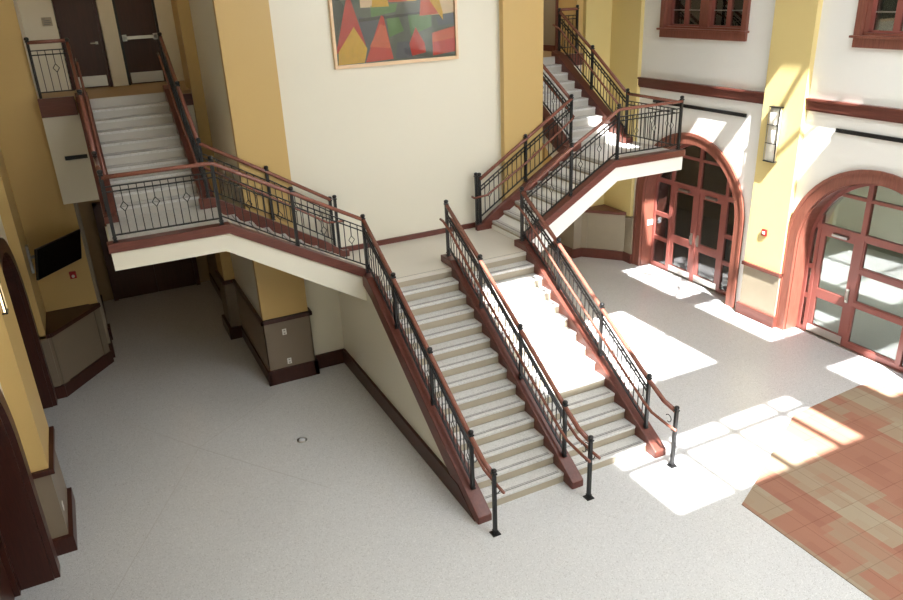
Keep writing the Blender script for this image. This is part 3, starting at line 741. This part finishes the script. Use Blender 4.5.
tri(2, [(.31, .40), (.45, .40), (.42, .58), (.34, .58)], 4); tri(6, [(.45, .43), (.60, .43), (.60, .58), (.44, .58)], 4); tri(2, [(.60, .43), (.68, .43), (.64, .58), (.60, .58)], 5)
tri(6, [(.70, .32), (.90, .33), (.73, .55)], 4); tri(2, [(.90, .28), (.74, .50), (.82, .62), (.90, .34)], 5)
cv = m.build('canvas', pc, P)
MB().box(ix0, ax1-w, ay-.045, ay-.042, iz0, az1-w).build('picture_glass', PGLASS, P)

TVA, TVB, TZ0, TZ1 = (-6.57, 3.45, 0), (-5.82, 4.38, 0), 2.32, 2.92
# television on a swing arm in the far left corner
T = thing('wall_television', 'flat black television on a swing arm in the yellow corner', 'television', (-6.6, 4.2, 2.3))
a, b = Vector(TVA), Vector(TVB); d = (b-a).normalized(); n = Vector((d.y, -d.x, 0)); tilt = .13
def slab(mb, u0, u1, t0, t1, v0, v1):
    L = (b-a).length; vs = []
    for v in (v0, v1):
        for u, t in ((u0, t0), (u1, t0), (u1, t1), (u0, t1)):
            q = a+d*(u*L)+n*(t+tilt*v); vs.append((q.x, q.y, TZ0+(TZ1-TZ0)*v))
    mb._add(vs, [(0, 3, 2, 1), (4, 5, 6, 7), (0, 1, 5, 4), (1, 2, 6, 5), (2, 3, 7, 6), (3, 0, 4, 7)])
m = MB(); slab(m, 0, 1, -.05, 0, 0, 1); tv = m.build('case', BLACK, T, .008)
m = MB(); slab(m, .02, .98, 0, .004, .03, .97); m.build('screen', SCREEN, tv)
m = MB(); m.box(-6.68, -6.64, 3.95, 4.09, 2.32, 2.85); m.tube([(-6.65, 4.02, 2.6), (-6.42, 4.22, 2.6), (-6.22, 3.98, 2.6)], .03, 8); m.box(-6.46, -6.38, 4.18, 4.26, 2.5, 2.7); m.build('mounting_arm', ALU, T)

m = MB().box(-6.11, -5.99, 4.45, 4.5, 1.92, 2.06)
F = thing('fire_alarm', 'red fire alarm with white strobe on the yellow corner wall', 'fire alarm', (-6.05, 4.5, 1.92)); m.build('housing', RED, F, .006)
m = MB(); m.tube([(-6.05, 4.452, 1.975), (-6.05, 4.43, 1.975)], .028, 12); m.build('strobe_lens', PLATE, F)
F = thing('fire_alarm', 'small red alarm box on the sunlit pilaster between the arches', 'fire alarm', (6.88, -.86, 1.9))
MB().box(6.84, 6.88, -.92, -.80, 1.90, 2.04).build('housing', RED, F, .006); MB().box(6.832, 6.84, -.89, -.83, 1.94, 2.0).build('strobe_lens', PLATE, F)

def sconce(x, y, sgn, z0, label, lit, dep=.10, w=.13):
    T = thing('wall_sconce', label, 'wall lamp', (x, y, z0)); h = 1.08
    m = MB()
    xo = x+sgn*dep
    m.box(xo-.008, xo+.008, y-w-.008, y-w+.008, z0, z0+h)
    for z in (z0, z0+h-.02): m.box(x, xo+sgn*.012, y-w, y+w, z, z+.02)
    for z in (z0+.36, z0+.72): m.box(xo-.01, xo+.01, y-w, y+w, z, z+.012)
    m.build('metal_frame', IRON, T); MB().box(xo-.005, xo+.005, y+w-.005, y+w+.005, z0, z0+h).build('side_rod', ALU, T)
    m = MB(); m.box(x, x+sgn*.02, y-w*.55, y+w*.55, z0+.02, z0+h-.02); m.build('back_plate', ALU, T)
    m = MB(); m.smooth = True; pts = []
    m.box(min(x+sgn*.02, xo-sgn*.01), max(x+sgn*.02, xo-sgn*.01), y-w+.02, y+w-.02, z0+.02, z0+h-.02); m.smooth = False
    m.build('glass_shade', LIT if lit else OPAL, T)
sconce(6.88, -.80, -1, 3.44, 'tall wall sconce in a dark frame on the sunlit pilaster', False)
sconce(-6.62, -1.38, 1, 3.52, 'lit wall sconce at the left edge on the yellow pier', True, .05, .07)

def plate(x, y, z, axis, label, cat='outlet', grp=None):
    T = thing('wall_outlet', label, cat, (x, y, z), grp)
    if axis == 'y':
        MB().box(x-.04, x+.04, y-.008, y, z-.06, z+.06).build('cover_plate', PLATE, T, .003)
        m = MB()
        for dz in (-.028, .028): m.box(x-.016, x+.016, y-.010, y-.008, z+dz-.014, z+dz+.014)
        m.build('socket', simple('grey_socket', srgb(150, 148, 142), .4), T)
    else:
        MB().box(x, x+.008*axis, y-.04, y+.04, z-.06, z+.06).build('cover_plate', PLATE, T, .003)
        m = MB()
        for dz in (-.028, .028): m.box(x+.008*axis, x+.010*axis, y-.016, y+.016, z+dz-.014, z+dz+.014)
        m.build('socket', simple('grey_socket', srgb(150, 148, 142), .4), T)
plate(-2.68, 1.70, 1.04, 'y', 'upper white wall outlet on the taupe base of the left pillar')
plate(-2.66, 1.70, .42, 'y', 'lower white wall outlet just above the pillar skirting')
plate(-6.62, -1.22, .56, 1, 'small white wall outlet low on the near left pier')
P2 = thing('card_reader', 'white card reader plate on the wooden side of the first arched entrance', 'card reader', (7.22, 3.01, 1.12))
MB().box(7.13, 7.30, 2.99, 3.01, 1.08, 1.22).build('housing', PLATE, P2, .004); MB().box(7.17, 7.26, 2.982, 2.99, 1.12, 1.18).build('display', simple('grey_display', srgb(180, 186, 200), .3), P2)
T = thing('room_sign', 'small grey room sign on the cream wall beside the upper left door', 'sign', (-5.47, 6.29, 6.52))
MB().box(-5.56, -5.38, 6.28, 6.30, 6.52, 6.68).build('backing', simple('pale_grey_sign', srgb(168, 158, 138), .5), T)
m = MB()
for z, x0, x1 in ((6.645, -5.55, -5.49), (6.61, -5.53, -5.42), (6.575, -5.53, -5.40), (6.545, -5.53, -5.42)): m.box(x0, x1, 6.276, 6.28, z, z+.014)
m.build('raised_lettering', simple('grey_blue_letters', srgb(110, 112, 112), .5), T)

def vent(x0, x1, y0, y1, z, label, along):
    T = thing('slot_vent', label, 'vent', ((x0+x1)/2, (y0+y1)/2, z))
    if along == 'y':
        MB().box(x0, x1, y0, y1, z-.035, z+.035).build('housing', BLACK, T)
        m = MB()
        for k in (-1, 0, 1): m.box(x0-.006, x0, y0+.02, y1-.02, z+k*.02-.004, z+k*.02+.004)
        m.build('louver', IRON, T)
    else:
        MB().box(x0, x1, y0, y1, z-.035, z+.035).build('housing', BLACK, T)
        m = MB()
        for k in (-1, 0, 1): m.box(x0+.02, x1-.02, y0-.006, y0, z+k*.02-.004, z+k*.02+.004)
        m.build('louver', IRON, T)
vent(6.965, 7.0, .07, 2.9, 4.22, 'long black slot vent on the white wall above the first arched doors', 'y')
vent(6.965, 7.0, -4.9, -2.04, 4.22, 'long black slot vent on the white wall above the second arched doors', 'y')
vent(-5.69, -5.31, 4.325, 4.36, 4.27, 'short black slot vent on the cream beam beside the upper left flight', 'x')

T = thing('floor_box', 'round steel floor outlet cover in the pale floor left of the stairs', 'floor outlet', (-3.086, -.452, 0))
m = MB(); m.smooth = True; m.lathe(-3.086, -.452, [(.085, 0), (.085, .006), (.062, .008)], 24); m.build('rim', STEEL, T)
m = MB(); m.smooth = True; m.lathe(-3.086, -.452, [(.058, .002), (.056, .0095), (.03, .011)], 24); m.build('lid', simple('pale_lid', srgb(205, 210, 215), .4), T)

# ------------------------------------------------------------------ roof cut by added sun openings, front wall with unseen windows
def from_floor(xf, yf): k = HC/1.43; return xf-SUN.x*k, yf-k
sun_holes = []      # unseen roof openings added for the sun patches, traced back from the floor
for xa, xb, ya, yb in ((1.0, 4.85, -5.05, -3.5), (.65, 4.75, -2.0, .95), (6.3, 7.6, -1.9, .32), (7.1, 7.6, .32, .75), (6.3, 8.05, .75, 2.95), (7.3, 8.0, 3.3, 4.2), (5.65, 6.0, 3.6, 5.4), (6.3, 7.9, -4.5, -3.15)):
    p, q = from_floor(xa, ya), from_floor(xb, yb); sun_holes.append((p[0], q[0], p[1], q[1]))
xs = sorted(set([-7.35, 7.45]+[v for s in sun_holes for v in s[:2]])); ys = sorted(set([-14, 4.62]+[v for s in sun_holes for v in s[2:]]))
m = MB()
for i in range(len(xs)-1):
    for j in range(len(ys)-1):
        cx, cy = (xs[i]+xs[i+1])/2, (ys[j]+ys[j+1])/2
        if any(s[0] < cx < s[1] and s[2] < cy < s[3] for s in sun_holes): continue
        m.box(xs[i], xs[i+1], ys[j], ys[j+1], HC, HC+.15)
struct(m.build('ceiling', WHITE))
m = MB()
def fbar(xf0, xf1, yf0, yf1):
    p, q = from_floor(xf0, yf0), from_floor(xf1, yf1); m.box(p[0], q[0], p[1], q[1], HC+.03, HC+.1)
for x in (2.1, 3.22, 4.32): fbar(x-.06, x+.06, -5.05, -3.5)
fbar(1.0, 4.85, -3.95, -3.83)
for x in (1.9, 3.3): fbar(x-.04, x+.04, -2.0, .95)
fbar(.45, 4.75, -.6, -.54)
for a, b in (((6.3, .9), (8.3, 2.6)), ((6.3, 2.8), (8.3, 1.0)), ((7.0, .75), (7.6, 2.95))):
    p, q = from_floor(*a), from_floor(*b); m.tube([(p[0], p[1], HC+.07), (q[0], q[1], HC+.07)], .05, 6)
for x in (6.75,): fbar(x-.03, x+.03, -1.9, .32); fbar(x-.03, x+.03, .75, 2.95)
struct(m.build('window_skylight', IRON))  # bars added across the openings to cast mullion shadows in the sun patches
m = MB(); fy0, fy1 = -14.3, -14
wins = [(1.6, 7.0, 6.8, 9.8), (5.6, 7.0, 3.3, 4.2)]  # unseen openings: upper one sized for fill light, low one added for glints
xs = sorted(set([-7.35, 7.45]+[v for q in wins for v in q[:2]])); zs = sorted(set([0, HC]+[v for q in wins for v in q[2:]]))
for i in range(len(xs)-1):
    for j in range(len(zs)-1):
        cx, cz = (xs[i]+xs[i+1])/2, (zs[j]+zs[j+1])/2
        if not any(q[0] < cx < q[1] and q[2] < cz < q[3] for q in wins): m.box(xs[i], xs[i+1], fy0, fy1, zs[j], zs[j+1])
struct(m.build('wall_front', CREAM))
m = MB()
for a, b, z0, z1 in wins:
    for k in range(1, 3): x = a+(b-a)*k/3; m.box(x-.04, x+.04, fy0+.1, fy1-.1, z0, z1)
    for k in range(1, 5): z = z0+(z1-z0)*k/5; m.box(a, b, fy0+.1, fy1-.1, z-.04, z+.04)
struct(m.build('window_front', TRIMZ))

# ------------------------------------------------------------------ light
w = bpy.data.worlds.new('World'); S.world = w; w.use_nodes = True
bg = w.node_tree.nodes['Background']; bg.inputs['Color'].default_value = (.93, .97, 1, 1); bg.inputs['Strength'].default_value = 6
def area(name, loc, rot, sx, sy, portal=True, power=0, col=(1, 1, 1)):
    l = bpy.data.lights.new(name, 'AREA'); l.shape = 'RECTANGLE'; l.size = sx; l.size_y = sy; l.energy = power; l.color = col
    if portal: l.cycles.is_portal = True
    o = bpy.data.objects.new(name, l); COL.objects.link(o); o.location = loc; o.rotation_euler = rot; return o
for i, (a, b, z0, z1) in enumerate(wins):
    area('window_portal', ((a+b)/2, -14.05, (z0+z1)/2), (math.radians(90), 0, 0), b-a, z1-z0)
for s in sun_holes:
    area('skylight_portal', ((s[0]+s[1])/2, (s[2]+s[3])/2, HC+.02), (0, 0, 0), s[1]-s[0], s[3]-s[2])
l = bpy.data.lights.new('sun', 'SUN'); l.energy = 17; l.angle = math.radians(.6); l.color = (1, .985, .965)
o = bpy.data.objects.new('sun', l); COL.objects.link(o); o.rotation_euler = SUN.to_track_quat('-Z', 'Y').to_euler(); o.location = (0, 0, 12)
# unseen point lights: hallway lamps, plus fills added for lobby and upper rooms
def lamp(x, y, z, e, col=(1, .8, .55), r=.1):
    l = bpy.data.lights.new('hall_lamp', 'POINT'); l.energy = e; l.color = col; l.shadow_soft_size = r
    o = bpy.data.objects.new('hall_lamp', l); COL.objects.link(o); o.location = (x, y, z)
lamp(-4.4, 5.2, 8.3, 5, (1, .74, .45)); lamp(-4.4, 6.4, 3.2, 3, (1, .72, .45)); lamp(4.6, 5.6, 8.3, 18, (1, .9, .75)); lamp(4.6, 6.4, 3.2, 10)
for y, e in ((-4, 25), (2, 50), (4.7, 240)): lamp(10, y, 3.9, e, (1, .97, .9), .2);  # fills added to brighten the view through the glass doors
lamp(9.4, 0, 8.2, 30, (1, .95, .85), .2)

# ------------------------------------------------------------------ camera
cam = bpy.data.cameras.new('camera'); co = bpy.data.objects.new('camera', cam); COL.objects.link(co)
cam.sensor_width = 36; cam.sensor_fit = 'HORIZONTAL'; cam.lens = 741.32*36/903; cam.clip_start = .05; cam.clip_end = 200
right = Vector((0.89267478, -0.44889025, -0.04036433)); down = Vector((-0.20813339, -0.33114226, -0.92033977)); fwd = Vector((0.39976522, 0.82996527, -0.38903139))
M = Matrix((right, -down, -fwd)).transposed().to_4x4(); M.translation = Vector((-5.33472, -11.14309, 6.91233)); co.matrix_world = M
S.camera = co
S.view_settings.view_transform = 'Standard'; S.view_settings.look = 'None'; S.view_settings.gamma = 1; S.view_settings.use_curve_mapping = False
S.view_settings.exposure = .97
S.cycles.use_denoising = True
S.cycles.max_bounces = 10; S.cycles.diffuse_bounces = 6; S.cycles.transparent_max_bounces = 12
S.cycles.sample_clamp_indirect = 6; S.cycles.caustics_reflective = False; S.cycles.caustics_refractive = False
